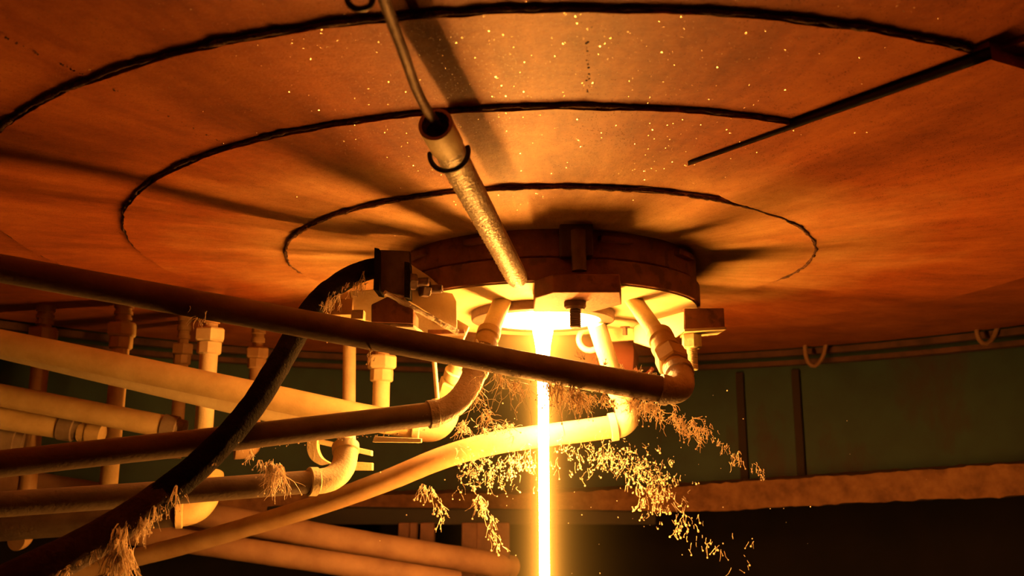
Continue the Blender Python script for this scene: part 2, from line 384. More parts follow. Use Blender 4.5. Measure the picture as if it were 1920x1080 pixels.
mbl.add(V, [(i*4+k, (i+1)*4+k, (i+1)*4+(k+1) % 4, i*4+(k+1) % 4) for i in range(n) for k in range(4)])
tag(build('trim_3', mbl, 'ledge', smooth=40), kind='structure')
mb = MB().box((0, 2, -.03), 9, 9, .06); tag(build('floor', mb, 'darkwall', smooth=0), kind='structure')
for i, a in enumerate((66, 60)):                      # upright ribs on the shell
    a *= D2; mb = MB().box((CX+2.405*math.cos(a), CY+2.405*math.sin(a), 1.865), .04, .035, .60, rz=a)
    tag(build('trim_%d' % (4+i), mb, 'dimbrown', smooth=0, bevel=.003), kind='structure')

# ---------------------------------------------------------------- outlet flange
ZD = CAM_Z+.358
fl = thing('outlet_flange', (CX, CY, ZD), 'thick round rusty steel outlet flange bolted to the middle of the furnace bottom', 'flange')
def disc_ring(mb, r0, r1, z0, z1, n=128, cx=CX, cy=CY, amp=0):
    V = []
    for j in range(n):
        t = 2*PI*j/n; w = 1+amp*noise.noise(Vector((math.cos(t)*6, math.sin(t)*6, r1)))
        for r, z in ((r0, z0), (r1*w, z0), (r1*w, z1), (r0, z1)): V.append((cx+r*math.cos(t), cy+r*math.sin(t), z))
    return mb.add(V, [(j*4+k, ((j+1) % n)*4+k, ((j+1) % n)*4+(k+1) % 4, j*4+(k+1) % 4) for j in range(n) for k in range(4)])
build('upper_band', disc_ring(MB(), .10, .330, ZD+.047, ZA+.004, amp=.004), 'rust', fl, bevel=.003)
o = build('lower_plate', disc_ring(MB(), .15, .336, ZD, ZD+.045, amp=.002), 'rust', fl, bevel=.002)
o['label'] = 'lower rusty flange ring'
disc_ring(mbu := MB(), .150, .329, ZD-.003, ZD+.001); build('underside_face', mbu, 'pale', fl, bevel=0)
mb = MB(); lug = U(1083, 462, 1.655)
mb.box(lug+Vector((-.003, 0, .012)), .062, .035, .07); build('lug', mb, 'iron', fl, bevel=.004)
mb = MB().tube(line(U(1084, 432, 1.62), U(1086, 508, 1.62), 12), .0135, 16); build('lug_pin', mb, 'iron', fl)
mb = MB()
for a in (215, 245, 291, 325):
    a *= D2; mb.box((CX+.333*math.cos(a), CY+.333*math.sin(a), ZD+.085), .018, .07, .012, rz=a); build('cleat', mb, 'rust', fl, bevel=.002); mb = MB()
# spout ring hung under the flange
OX = SX+.0
sp = thing('spout_ring', (OX, CY, ZD-.05), 'round iron spout ring glowing white where the molten glass runs out', 'spout')
mb = disc_ring(MB(), .128, .160, ZD-.022, ZD+.01, cx=OX); build('rim', mb, 'iron', sp, bevel=.003)
mb = MB(); n = 64                                     # hot bowl lining inside the rim
V = []; prof = [(.128, ZD-.02), (.120, ZD+.012), (.085, ZD+.028), (.040, ZD+.03), (.030, ZD+.0), (.022, ZD-.05), (.0125, ZD-.085)]
for r, z in prof:
    for j in range(n): V.append((OX+r*math.cos(2*PI*j/n), CY+r*math.sin(2*PI*j/n), z))
mb.add(V, [(i*n+j, i*n+(j+1) % n, (i+1)*n+(j+1) % n, (i+1)*n+j) for i in range(len(prof)-1) for j in range(n)])
build('hot_lining', mb, 'mouth', sp)['label'] = 'white hot lining of the spout'
mb = MB()
V = []; prof = [(ZD+.02, .034), (ZD-.02, .028), (ZD-.05, .0215), (ZD-.075, .017), (ZD-.10, .0145), (ZD-.14, .0128), (ZD-.2, .0118)] + [(ZD-.2-.05*i, .0116-.0001*i) for i in range(1, 36)]
mb.tube([(SX, CY, z) for z, r in prof], [r for z, r in prof], 24)
st = build('molten_glass_stream', mb, 'molten')
tag(st, 'blinding white stream of molten glass falling straight down from the spout', 'molten glass')

# camera bloom around the stream: an added emitting volume, thinning away from the axis
m = bpy.data.materials.new('bloom_glow'); m.use_nodes = True; nt = m.node_tree; nt.nodes.remove(nt.nodes['Principled BSDF']); L = nt.links
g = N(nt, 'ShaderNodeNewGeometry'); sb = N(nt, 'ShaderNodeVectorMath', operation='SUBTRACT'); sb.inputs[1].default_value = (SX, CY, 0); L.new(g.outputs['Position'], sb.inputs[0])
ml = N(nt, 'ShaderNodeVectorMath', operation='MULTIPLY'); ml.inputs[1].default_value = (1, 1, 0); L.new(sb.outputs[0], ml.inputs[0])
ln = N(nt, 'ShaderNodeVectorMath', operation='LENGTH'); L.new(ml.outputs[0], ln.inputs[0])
# two exponentials: a tight bright core and a thin wide halo
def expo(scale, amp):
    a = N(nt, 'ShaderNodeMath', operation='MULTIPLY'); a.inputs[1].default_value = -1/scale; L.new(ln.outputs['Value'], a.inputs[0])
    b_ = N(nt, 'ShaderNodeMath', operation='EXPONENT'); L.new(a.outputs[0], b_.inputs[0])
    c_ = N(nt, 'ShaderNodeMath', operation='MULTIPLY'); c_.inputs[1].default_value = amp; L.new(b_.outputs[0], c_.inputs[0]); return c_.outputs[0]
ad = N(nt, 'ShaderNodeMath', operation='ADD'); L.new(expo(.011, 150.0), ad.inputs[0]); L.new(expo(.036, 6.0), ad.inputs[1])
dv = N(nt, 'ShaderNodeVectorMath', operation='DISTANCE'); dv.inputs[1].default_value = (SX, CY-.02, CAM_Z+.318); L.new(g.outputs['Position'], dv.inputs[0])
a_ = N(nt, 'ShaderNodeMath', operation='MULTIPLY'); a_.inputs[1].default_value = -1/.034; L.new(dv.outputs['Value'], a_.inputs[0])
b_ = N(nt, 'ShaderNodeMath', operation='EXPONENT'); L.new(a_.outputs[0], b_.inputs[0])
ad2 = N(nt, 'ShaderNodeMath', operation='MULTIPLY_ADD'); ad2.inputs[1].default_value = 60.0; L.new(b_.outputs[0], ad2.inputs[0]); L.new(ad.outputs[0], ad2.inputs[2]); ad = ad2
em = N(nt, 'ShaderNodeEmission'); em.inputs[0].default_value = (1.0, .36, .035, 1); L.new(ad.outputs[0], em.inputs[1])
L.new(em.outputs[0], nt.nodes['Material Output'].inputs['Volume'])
M['bloom'] = m
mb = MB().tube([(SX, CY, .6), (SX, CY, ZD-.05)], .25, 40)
va = build('bloom_glow', mb, 'bloom'); tag(va, 'soft orange camera bloom around the stream of molten glass, added as a glowing volume', 'bloom', kind='stuff')

# ---------------------------------------------------------------- clamps under the flange
def bolt(mb, p0, p1, r, pitch=.0035):
    L_ = (Vector(p1)-Vector(p0)).length; k = int(L_/pitch); prof = []
    for i in range(k): prof += [(i*pitch, r), ((i+.5)*pitch, r*.86)]
    prof += [(L_-.002, r), (L_, r*.8)]
    return mb.lathe(p0, p1, prof, 18)
# front clamp bar
fc = thing('front_clamp', U(1083, 560, 1.66), 'dark faceted clamp bar bolted under the near edge of the flange', 'clamp')
a = [U(1003, 523, 1.64), U(1036, 516, 1.60), U(1162, 535, 1.60), U(1163, 572, 1.60), U(1037, 553, 1.60), U(1003, 566, 1.64)]
zt, zb = ZD-.001, ZD-.036
P4 = [U(1003, 540, 1.655), U(1037, 540, 1.60), U(1163, 550, 1.60), U(1165, 550, 1.72), U(1110, 550, 1.80), U(1000, 545, 1.80)]
ft = [Vector((q_.x, q_.y, zb)) for q_ in P4]
build('clamp_bar', MB().slab(ft, (0, 0, .034)), 'rust', fc, bevel=.002)
hb = U(1083, 570, 1.625)
mb = MB(); mb.lathe((hb.x, 1.69, zb+.004), (hb.x, 1.69, zb-.03), [(0, .019), (.002, .021), (.014, .021), (.019, .017)], 24)
bolt(mb, (hb.x, 1.69, zb-.014), (hb.x, 1.69, zb-.050), .0115); build('bolt', mb, 'iron', fc)
# right hand clamp
rc = thing('side_clamp', U(1320, 620, 1.9), 'dark steel clamp block at the right of the flange, a threaded bolt hanging below', 'clamp')
cz = U(1320, 600, 1.86).z
cR = U(1322, 600, 1.86)
build('clamp_block', MB().box((cR.x, 1.90, cz+.004), .084, .07, .044), 'rust', rc, bevel=.002)
build('clamp_foot', MB().slab([U(1283, 622, 1.86), U(1362, 618, 1.86), U(1345, 628, 1.93), U(1275, 634, 1.97)], (0, 0, .006)), 'pale', rc, bevel=.001)
build('bracket_arm', MB().slab([U(1283, 583, 1.865), U(1283, 622, 1.865), U(1236, 655, 1.96), U(1190, 640, 2.05), U(1190, 610, 2.05)], (.0, .02, 0)), 'pale', rc, bevel=.002)
hb = U(1297, 640, 1.90)
build('nut', MB().hexa((hb.x, hb.y, U(1297, 626, 1.9).z), (hb.x, hb.y, U(1297, 653, 1.9).z), .0215), 'pale', rc)
mb = MB(); bolt(mb, (hb.x, hb.y, U(1297, 650, 1.9).z), (hb.x, hb.y, U(1297, 694, 1.9).z), .0118); build('bolt', mb, 'pale', rc)
# far bar with a small screw
fb = thing('cross_bar', U(1160, 640, 2.2), 'pale lit steel bar across the far side of the spout, carrying a small screw', 'bar')
build('bar', MB().slab([U(1095, 615, 2.22), U(1215, 612, 2.22), U(1225, 634, 2.22), U(1130, 640, 2.22)], (0, .02, 0)), 'pale', fb, bevel=.002)
mb = MB().lathe(U(1172, 628, 2.19), U(1172, 603, 2.19), [(0, .006), (.018, .006), (.0181, .012), (.026, .012), (.031, .007)], 14); build('screw', mb, 'iron', fb)
# tank end seen past the spout
bt = thing('cooling_drum', U(1130, 680, 2.75), 'dark red cylinder with a rounded end hanging behind the spout', 'cylinder')
a_, b_ = U(1010, 665, 2.7), U(1196, 676, 2.7)
d_ = (b_-a_).length
build('shell', MB().lathe(a_, b_, [(0, .03), (.01, .055), (.03, .062), (d_-.06, .062), (d_-.02, .052), (d_, .02)], 32), 'redpaint', bt)
build('hook', MB().tube(bend(U(1190, 690, 2.6), U(1206, 716, 2.6), U(1224, 690, 2.6)), .006, 10), 'redpaint', bt)
eye = thing('eye_bolt', U(1092, 655, 2.1), 'small glowing steel ring hanging below the right of the spout', 'ring')
mb = MB(); mb.tube([U(1106, 636, 2.16)+Vector((.027*math.cos(t), 0, -.0+.027*math.sin(t))) for t in [2*PI*i/30 for i in range(31)]], .007, 10); build('ring', mb, 'pale', eye)

# left hand bracket assembly
lb = thing('hose_bracket', U(740, 560, 1.75), 'heavy steel bracket carrying the black hose at the left edge of the flange', 'bracket')
mb = MB().slab([U(705, 468, 1.70), U(768, 470, 1.70), U(768, 556, 1.70), U(711, 546, 1.70)], (0, .03, 0)); build('channel_web', mb, 'iron', lb, bevel=.002)
mb = MB().slab([U(702, 464, 1.675), U(711, 466, 1.675), U(711, 545, 1.675), U(700, 543, 1.675)], (0, .07, 0)); build('channel_flange', mb, 'rubber', lb, bevel=.001)
mb = MB().slab([U(758, 490, 1.675), U(769, 492, 1.675), U(769, 559, 1.675), U(758, 557, 1.675)], (0, .07, 0)); build('channel_flange', mb, 'rubber', lb, bevel=.001)
g_ = [U(766, 492, 1.70), U(805, 518, 1.735), U(826, 536, 1.755), U(848, 548, 1.775), U(857, 565, 1.785), U(858, 621, 1.80), U(766, 563, 1.705)]
build('gusset_plate', MB().slab(g_, (-.012, .012, .004)), 'pale', lb, bevel=.002)
build('gusset_lip', MB().tube(line(U(722, 548, 1.665), U(858, 623, 1.79), 40), .0055, 8, wob=.5), 'crust', lb)
for k, (x, y) in enumerate(((776, 530), (801, 543))):
    mb = MB(); p_ = U(x, y, 1.70+.02*k)
    mb.hexa(p_-Vector((.012, .01, 0)), p_+Vector((.004, -.002, 0)), .017); mb.lathe(p_, p_+Vector((.030, -.004, .001)), [(0, .0085), (.028, .0085), (.03, .007)], 12); build('bolt', mb, 'iron', lb)
k_ = thing('support_block', U(735, 603, 1.74), 'dark angular iron block under the hose bracket, its underside lit yellow', 'block')
bl = [U(696, 571, 1.70), U(712, 563, 1.70), U(726, 556, 1.70), U(775, 580, 1.70), U(775, 607, 1.70), U(696, 604, 1.70)]
build('block', MB().slab(bl, (.0, .10, 0)), 'rust', k_, bevel=.002)
bs = [U(697, 605, 1.705), U(775, 608, 1.705), U(800, 626, 1.80), U(700, 618, 1.82)]
build('base_strip', MB().slab(bs, (0, 0, -.006)), 'crust', k_, bevel=.001)
fp = thing('yoke_plate', U(760, 600, 1.9), 'pale lit yoke plate behind the dark block at the left of the spout', 'plate')
build('plate', MB().slab([U(656, 546, 1.86), U(708, 542, 1.86), U(860, 600, 1.86), U(880, 612, 1.86), U(862, 652, 1.9), U(800, 640, 1.9), U(700, 606, 1.88), U(655, 590, 1.88)], (0, .02, 0)), 'pale', fp, bevel=.002)
build('plate_edge', MB().slab([U(802, 618, 1.84), U(870, 618, 1.84), U(872, 625, 1.84), U(802, 627, 1.84)], (0, .03, 0)), 'rust', fp, bevel=.001)
nb = thing('square_nut', U(650, 590, 1.9), 'pale square nut and stub at the left end of the yoke plate', 'nut')
build('nut', MB().box(U(642, 578, 1.88), .05, .04, .036), 'pipe_warm', nb, bevel=.002)
build('stub', MB().box(U(672, 592, 1.84), .026, .03, .02), 'pale', nb, bevel=.002)

# ---------------------------------------------------------------- tube, rod and hooks above
tb = thing('sight_tube', U(900, 400, 1.36), 'dust-crusted steel tube slanting from the flange rim up towards the near ceiling', 'tube')
t0, t1 = U(818, 236, .985), U(969, 520, 1.53)
pa = line(t1, t0, 90)
n_ = 28; mb = MB(); mb.tube(pa, .0188, n_, caps=False, wob=.025)
mb.tube(line(t1, t0, 6), .0150, n_, caps=False)
build('tube_wall', mb, 'crust', tb, smooth=50)
ax = (t1-t0).normalized()
mb = MB().ball(t1, .0186, 20, 12); build('rounded_tip', mb, 'crust', tb)
mb = MB(); mb.lathe(t0+ax*.115, t0+ax*.35, [(0, .0207), (.001, .0222), (.02, .0222), (.021, .0207)], 28); 
mb = MB().lathe(t0, t0+ax*.09, [(-.004, .0165), (-.004, .0206), (.05, .0204), (.053, .0189)], 28, caps=False); build('sleeve', mb, 'pale', tb)
mb = MB().lathe(t0, t0+ax*.05, [(.012, .001), (.012, .0170), (.04, .0170)], 24, caps=False); build('bore', mb, 'black', tb)
# wire clip
cc = t0+ax*.062; e1 = ax.cross(Vector((0, 0, 1))).normalized(); e2 = ax.cross(e1).normalized()
wp = []
for i in range(37):
    t = PI*(-.02+1.12*i/36)+.0; wp.append(cc+(e1*math.cos(t)*-.0240)+(e2*math.sin(t)*(.0240))*1.0+Vector((0, 0, -.004)))
wc = build('wire_clip', MB().tube(wp, .0032, 10), 'black'); tag(wc, 'black wire clip bent round the upper end of the crusted tube', 'wire clip')
rd = build('thin_rod', MB().tube(smooth_path([U(716, -14, .70), U(735, 40, .75), U(757, 100, .81), U(778, 160, .88), U(800, 205, .94), U(826, 244, 1.01)]), .0055, 12, wob=.04), 'iron')
tag(rd, 'thin dark rod curving down from the top edge into the mouth of the tube', 'rod')
hk = build('hook', MB().tube(smooth_path([U(648, -20, .74), U(653, 5, .74), U(664, 15, .74), U(676, 17, .74), U(690, 13, .74), U(698, 3, .74), U(700, -20, .74)], .004), .0030, 10), 'black')
tag(hk, 'black wire loop hanging at the top edge beside the thin rod', 'hook')

# ---------------------------------------------------------------- pipes
PG = 'cooling pipes around the stream'
def pipe(name, label, pts, r, mat='pipe', wob=.012, cat='pipe', group=PG, step=.02, body='pipe_body', n=28):
    t = thing(name, pts[0], label, cat, group)
    build(body, MB().tube(smooth_path(pts, step), r, n, wob=wob), mat, t, smooth=50); return t
def elbow(t, a, c, b, r, mat, n=28):
    pa = bend(a, c, b, 16); build('elbow', MB().tube(pa, r, n, wob=.02), mat, t, smooth=50)
    for p_, q_ in ((pa[0], pa[1]), (pa[-1], pa[-2])):
        d = (q_-p_).normalized(); build('collar', MB().lathe(p_, q_, [(-.004, r*.98), (-.003, r*1.13), (.012, r*1.13), (.014, r*1.0)], 28), mat, t)
def union(t, a, b, r, mat):
    a, b = Vector(a), Vector(b); d = (b-a)
    build('union_nut', MB().hexa(a+d*.20, a+d*.50, r*1.55, rot=.3), mat, t)
    build('fitting', MB().lathe(a, b, [(0, r*1.02), (d.length*.01, r*1.2), (d.length*.16, r*1.2), (d.length*.18, r), (d.length*.52, r*1.0), (d.length*.54, r*1.32), (d.length*.68, r*1.36), (d.length*.7, r*1.12), (d.length*.82, r*1.12), (d.length*.84, r*1.28), (d.length*.98, r*1.28), (d.length, r)], 26), mat, t)

# pipe 1: crosses in front of the stream
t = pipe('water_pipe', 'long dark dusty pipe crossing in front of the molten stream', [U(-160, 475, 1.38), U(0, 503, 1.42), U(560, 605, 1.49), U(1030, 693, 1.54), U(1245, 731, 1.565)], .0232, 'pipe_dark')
elbow(t, U(1240, 730, 1.565), U(1292, 742, 1.57), U(1272, 695, 1.63), .0235, 'crust')
union(t, U(1272, 700, 1.63), U(1236, 628, 1.735), .0200, 'pipe')
build('riser', MB().tube(line(U(1242, 640, 1.72), U(1183, 556, 1.87), 20), .0175, 24, wob=.01), 'pale', t, smooth=50)
# pipe 2: below, ends in an elbow near the stream
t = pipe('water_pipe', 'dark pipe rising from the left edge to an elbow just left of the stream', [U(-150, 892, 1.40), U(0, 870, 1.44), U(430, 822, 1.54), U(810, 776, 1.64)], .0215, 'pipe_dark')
elbow(t, U(806, 777, 1.64), U(868, 770, 1.66), U(893, 690, 1.70), .0225, 'crust')
union(t, U(893, 700, 1.70), U(918, 620, 1.77), .0185, 'pipe')
build('riser', MB().tube(line(U(912, 640, 1.75), U(948, 548, 1.88), 20), .0190, 24, wob=.01), 'pale', t, smooth=50)
# pipe 3: swings behind the stream
t = pipe('water_pipe', 'bright curved pipe passing behind the stream and sweeping down to the lower left', [U(-60, 1120, 2.85), U(60, 1090, 2.80), U(200, 1058, 2.74), U(330, 1026, 2.66), U(450, 992, 2.56), U(600, 946, 2.40), U(720, 903, 2.26), U(820, 862, 2.17), U(920, 832, 2.12), U(1020, 817, 2.12), U(1150, 800, 2.13)], .0262, 'pipe_warm', wob=.03)
elbow(t, U(1146, 801, 2.13), U(1196, 794, 2.13), U(1166, 742, 2.12), .029, 'pale')
union(t, U(1169, 752, 2.12), U(1146, 690, 2.09), .020, 'pale')
build('riser', MB().tube(line(U(1150, 705, 2.09), U(1118, 606, 2.03), 20), .021, 24, wob=.01), 'pale', t, smooth=50)
# pipe A: fat bright pair on the left
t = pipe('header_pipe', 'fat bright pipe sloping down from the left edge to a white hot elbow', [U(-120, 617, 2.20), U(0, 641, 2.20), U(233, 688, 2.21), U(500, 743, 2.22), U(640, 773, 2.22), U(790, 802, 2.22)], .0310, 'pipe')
elbow(t, U(782, 801, 2.22), U(838, 814, 2.215), U(838, 752, 2.20), .033, 'pale')
union(t, U(836, 762, 2.20), U(868, 665, 2.12), .022, 'pale')
t = pipe('header_pipe', 'lit pipe tucked right underneath the fat bright header pipe at left', [U(-120, 626, 2.30), U(0, 651, 2.30), U(233, 706, 2.30), U(500, 768, 2.31), U(650, 798, 2.31)], .0290, 'pale')
# B, C, D stubs
def stub(x0, y0, x1, y1, d, r, mat, label):
    a, b = U(x0, y0, d), U(x1, y1, d+.05); t = thing('branch_pipe', a, label, 'pipe', 'short branch pipes at the left edge')
    build('pipe_body', MB().tube(line(a, b, 30), r, 26, wob=.01), mat, t, smooth=50); dd = (b-a).normalized()
    build('collar', MB().lathe(b, b+dd*.05, [(-.01, r*1.02), (-.008, r*1.1), (.028, r*1.1), (.03, r*.9), (.05, r*.88)], 26), 'pipe_dark', t); return t
stub(-120, 718, 312, 800, 2.40, .0300, 'pipe', 'bright branch pipe at left below the header pair, ending in a dark collar')
t = stub(-120, 764, 118, 802, 2.42, .0305, 'pipe', 'shorter branch pipe with two dark collars at the left edge, above the stub')
a, b = U(150, 809, 2.475), U(205, 817, 2.48); build('end_plug', MB().lathe(a, b, [(0, .027), (.02, .027), (.022, .029), (.06, .029), (.062, .024)], 24), 'pipe', t)
stub(-120, 808, 6, 824, 2.44, .030, 'pipe', 'lowest short pipe stub at the left edge')
# pipe 4 and 5
t = pipe('water_pipe', 'dark pipe at lower left ending in a bright upturned elbow', [U(-150, 960, 1.50), U(0, 946, 1.54), U(300, 925, 1.63), U(585, 903, 1.72)], .0212, 'pipe_dark')
elbow(t, U(582, 903, 1.72), U(654, 905, 1.76), U(648, 838, 1.80), .0235, 'pale')
build('riser', MB().tube(smooth_path([U(648, 848, 1.79), U(649, 828, 1.82), U(650, 810, 1.98), U(651, 788, 2.18)], .02), .0190, 24), 'pale', t, smooth=50)
dp = build('drop_pipe', MB().tube(line(U(654, 795, 2.42), U(656, 556, 2.42), 12), .0172, 24), 'pale'); tag(dp, 'plain bright drop pipe without a nut, just left of the nutted one nearest the stream', 'pipe')
t = pipe('water_pipe', 'dim pipe lowest on the left, ending in an upturned elbow below the dark pipes', [U(-150, 1008, 2.62), U(0, 992, 2.54), U(200, 976, 2.45), U(335, 962, 2.36)], .0330, 'pipe_dark')
elbow(t, U(333, 962, 2.36), U(394, 962, 2.38), U(391, 893, 2.42), .034, 'pipe')

# droppers with hexagon fittings
def dropper(x, d, ytop, ynut, ybot, r, label, mat='pipe', el=None, tall=1.0):
    t = thing('drop_pipe', U(x, ybot, d), label, 'pipe', 'vertical drop pipes with hexagon nuts at left')
    X = U(x, ynut, d); P = lambda y, dx=0: Vector((X.x+dx, d, U(x, y, d).z))
    build('pipe_body', MB().tube([P(ybot), P(ynut)], r, 24), mat, t)
    k = r*1.75; h = d/FPX
    build('large_nut', MB().hexa(P(ynut), P(ynut-25*tall), k, rot=.35), mat, t)
    build('small_nut', MB().hexa(P(ynut+24*tall), P(ynut-.5), r*1.34, n=8, rot=.2), mat, t)
    top = Vector((X.x, d, zc(math.hypot(X.x-CX, d-CY))+.002))
    z0 = P(ynut-25*tall).z; H = top.z-z0
    build('threaded_stub', MB().lathe((X.x, d, z0-.002), top, [(0, r*.8), (H*.16, r*.8), (H*.17, r*1.0), (H*.3, r*1.0), (H*.31, r*.86), (H*.42, r*.86), (H*.43, r*1.05), (H*.58, r*1.05), (H*.6, r*.9), (H*.72, r*.9), (H*.73, r*1.1), (H, r*1.1)], 22), 'pipe_warm', t)
    if el:
        xe, ye = el; a = P(ybot+2); b = U(xe, ye, d-.02); build('elbow', MB().tube(bend(a, Vector((a.x, d, b.z)), b, 14), r*1.25, 24), 'pipe_warm', t, smooth=50)
    return t
dropper(393, 2.42, 560, 641, 900, .0237, 'bright drop pipe with a large hexagon nut, left of the black hose', 'pale')
dropper(228, 2.60, 560, 631, 940, .0245, 'lit drop pipe with stacked nuts, second from the left edge', 'pipe')
dropper(80, 2.72, 560, 640, 1000, .0250, 'dull red-lit drop pipe nearest the left edge', 'pipe_warm', el=(30, 1012))
dropper(716, 2.42, 560, 692, 795, .0228, 'bright drop pipe with a hexagon nut, right of the black hose and nearest the stream', 'pale')
dropper(342, 2.75, 590, 665, 860, .019, 'dim drop pipe further back between the two bright ones', 'pipe_warm', tall=.8)
dropper(482, 2.70, 590, 672, 830, .020, 'dim drop pipe further back beside the black hose, ending in a round bend', 'pipe_warm', el=(440, 845), tall=.8)
o = build('thin_rod', MB().tube(line(U(811, 640, 1.98), U(820, 748, 1.96), 8), .0050, 12), 'pale'); tag(o, 'thin bright rod standing upright just left of the spout elbow', 'rod')
o = build('flat_bar', MB().slab([U(702, 818, 1.80), U(790, 822, 1.84), U(790, 830, 1.84), U(698, 829, 1.80)], (0, .015, 0)), 'pale', bevel=.001); tag(o, 'thin bright flat bar under the white hot elbow', 'bar')
# clip plates beside the elbow of pipe 4
cp = thing('pipe_clip', U(600, 850, 2.1), 'small steel clip with two flat tongues clasping the riser above the upturned elbow', 'clip')
build('tongue', MB().slab([U(586, 820, 2.08), U(697, 845, 2.08), U(697, 855, 2.08), U(586, 830, 2.08)], (0, .02, 0)), 'pale', cp, bevel=.001)
build('tongue', MB().slab([U(655, 865, 2.08), U(698, 868, 2.08), U(698, 882, 2.08), U(655, 882, 2.08)], (0, .02, 0)), 'pipe', cp, bevel=.001)
mb = MB(); V = []; pl = smooth_path([U(576, 822, 2.06), U(576, 845, 2.06), U(584, 862, 2.06), U(600, 872, 2.06)], .006)
for q_ in pl: V += [q_, q_+Vector((.022, 0, .004)), q_+Vector((.022, .03, .004)), q_+Vector((0, .03, 0))]
mb.add(V, [(i*4+k, i*4+4+k, i*4+4+(k+1) % 4, i*4+(k+1) % 4) for i in range(len(pl)-1) for k in range(4)]); build('bent_strap', mb, 'pale', cp)

# background pipes lower left, running to a post
BG = 'background pipes sloping down to the lower middle'
for lab, pts, r, mt in (
    ('upper of the dim background pipes sloping down to the rusty post', [U(-120, 880, 3.0), U(200, 932, 3.05), U(640, 1012, 3.15), U(900, 1054, 3.28), U(960, 1064, 3.36)], .042, 'dimpipe'),
    ('lower of the dim background pipes, near the bottom edge', [U(-120, 944, 2.98), U(250, 1000, 3.0), U(640, 1058, 3.1), U(860, 1092, 3.2)], .037, 'dimpipe'),
    ('crust-covered pipe between the two dim background pipes', [U(-120, 916, 3.20), U(250, 970, 3.20), U(640, 1036, 3.27), U(840, 1068, 3.33)], .032, 'rust')):
    pipe('return_pipe', lab, pts, r, mt, wob=.03, group=BG)
for i, (x, w, lab) in enumerate(((757, 10, 'leftmost of the thin rusty posts under the ledge'), (775, 7, 'slim rusty post second from left under the ledge'), (801, 13, 'rusty post left of the dark opening under the ledge'), (880, 14, 'rusty post right of the dark opening under the ledge'), (925, 30, 'broad rusty post where the background pipes end'))):
    a = U(x, 980, 3.3); mb = MB().slab([a+Vector((-Rp(w, 3.3), 0, 0)), a+Vector((Rp(w, 3.3), 0, 0)), a+Vector((Rp(w, 3.3), .06, 0)), a+Vector((-Rp(w, 3.3), .06, 0))], (0, 0, -1.2))
    o = build('iron_post', mb, 'dimred', bevel=.004); tag(o, lab, 'post', 'rusty posts under the ledge')
o = build('iron_beam', MB().slab([U(500, 950, 3.32), U(1230, 960, 3.32), U(1230, 984, 3.32), U(500, 984, 3.32)], (0, .12, 0)), 'darkwall', bevel=.004); tag(o, 'dark horizontal beam resting on the posts behind the stream', 'beam')
for x0, x1, lab in ((440, 500, 'larger patch of pale daylight in the dark at the bottom edge'), (512, 545, 'smaller patch of pale daylight right of the larger one')):
    dw = 5.085; mb = MB().slab([U(x0, 1066, dw), U(x1, 1064, dw), U(x1, 1074, dw), U(x0+10, 1074, dw)], (0, .06, 0)); o = build('window_%d' % (1+(x0 > 500)), mb, 'daylight'); tag(o, kind='structure')

# hooks on the shell at right
for x, y, d, lab in ((1508, 640, 3.70, 'rusty wire hook hanging under the furnace rim, nearer the flange'), (1830, 605, 3.3, 'rusty wire hook hanging under the furnace rim, at far right')):
    s_ = 1.0 if d > 3.5 else .85
    pa = smooth_path([U(x, y-24, d), U(x+2, y+18, d), U(x+8, y+40*s_, d), U(x+20, y+46*s_, d), U(x+34, y+30*s_, d), U(x+42, y+2, d)], .01)
    o = build('rim_hook', MB().tube(pa, .0085, 10), 'dimpipe'); tag(o, lab, 'hook', 'wire hooks under the rim')

# ---------------------------------------------------------------- hose
hp = [U(722, 503, 1.735), U(690, 506, 1.72), U(655, 520, 1.70), U(618, 545, 1.68), U(585, 580, 1.655), U(556, 625, 1.62), U(525, 680, 1.58), U(478, 755, 1.53), U(430, 815, 1.49), U(370, 875, 1.46), U(300, 932, 1.43), U(230, 982, 1.40), U(150, 1030, 1.37), U(60, 1075, 1.34), U(-30, 1120, 1.32)]
path = smooth_path(hp, .006); K = len(path)
rad = [.0205 if i < K*.14 else (.0215+.0075*max(0, (i/K-.55)/.45)) for i in range(K)]
o = build('rubber_hose', MB().tube(path, rad, 26, wob=.05), 'rubber', smooth=60); tag(o, 'thick charred black hose hanging from the bracket down to the lower left corner', 'hose')
hose_dust = MB()
k0 = int(K*.70)
o2 = build('dust_sleeve', MB().tube([p_+Vector((0, -.0008, .0008)) for p_ in path[k0:]], [r_*(.985+.07*min(1, i/25)) for i, r_ in enumerate(rad[k0:])], 26, wob=.05, seed=3.), 'hosedust', o, smooth=60)
o2['label'] = 'brown dust caked on the lower end of the hose'

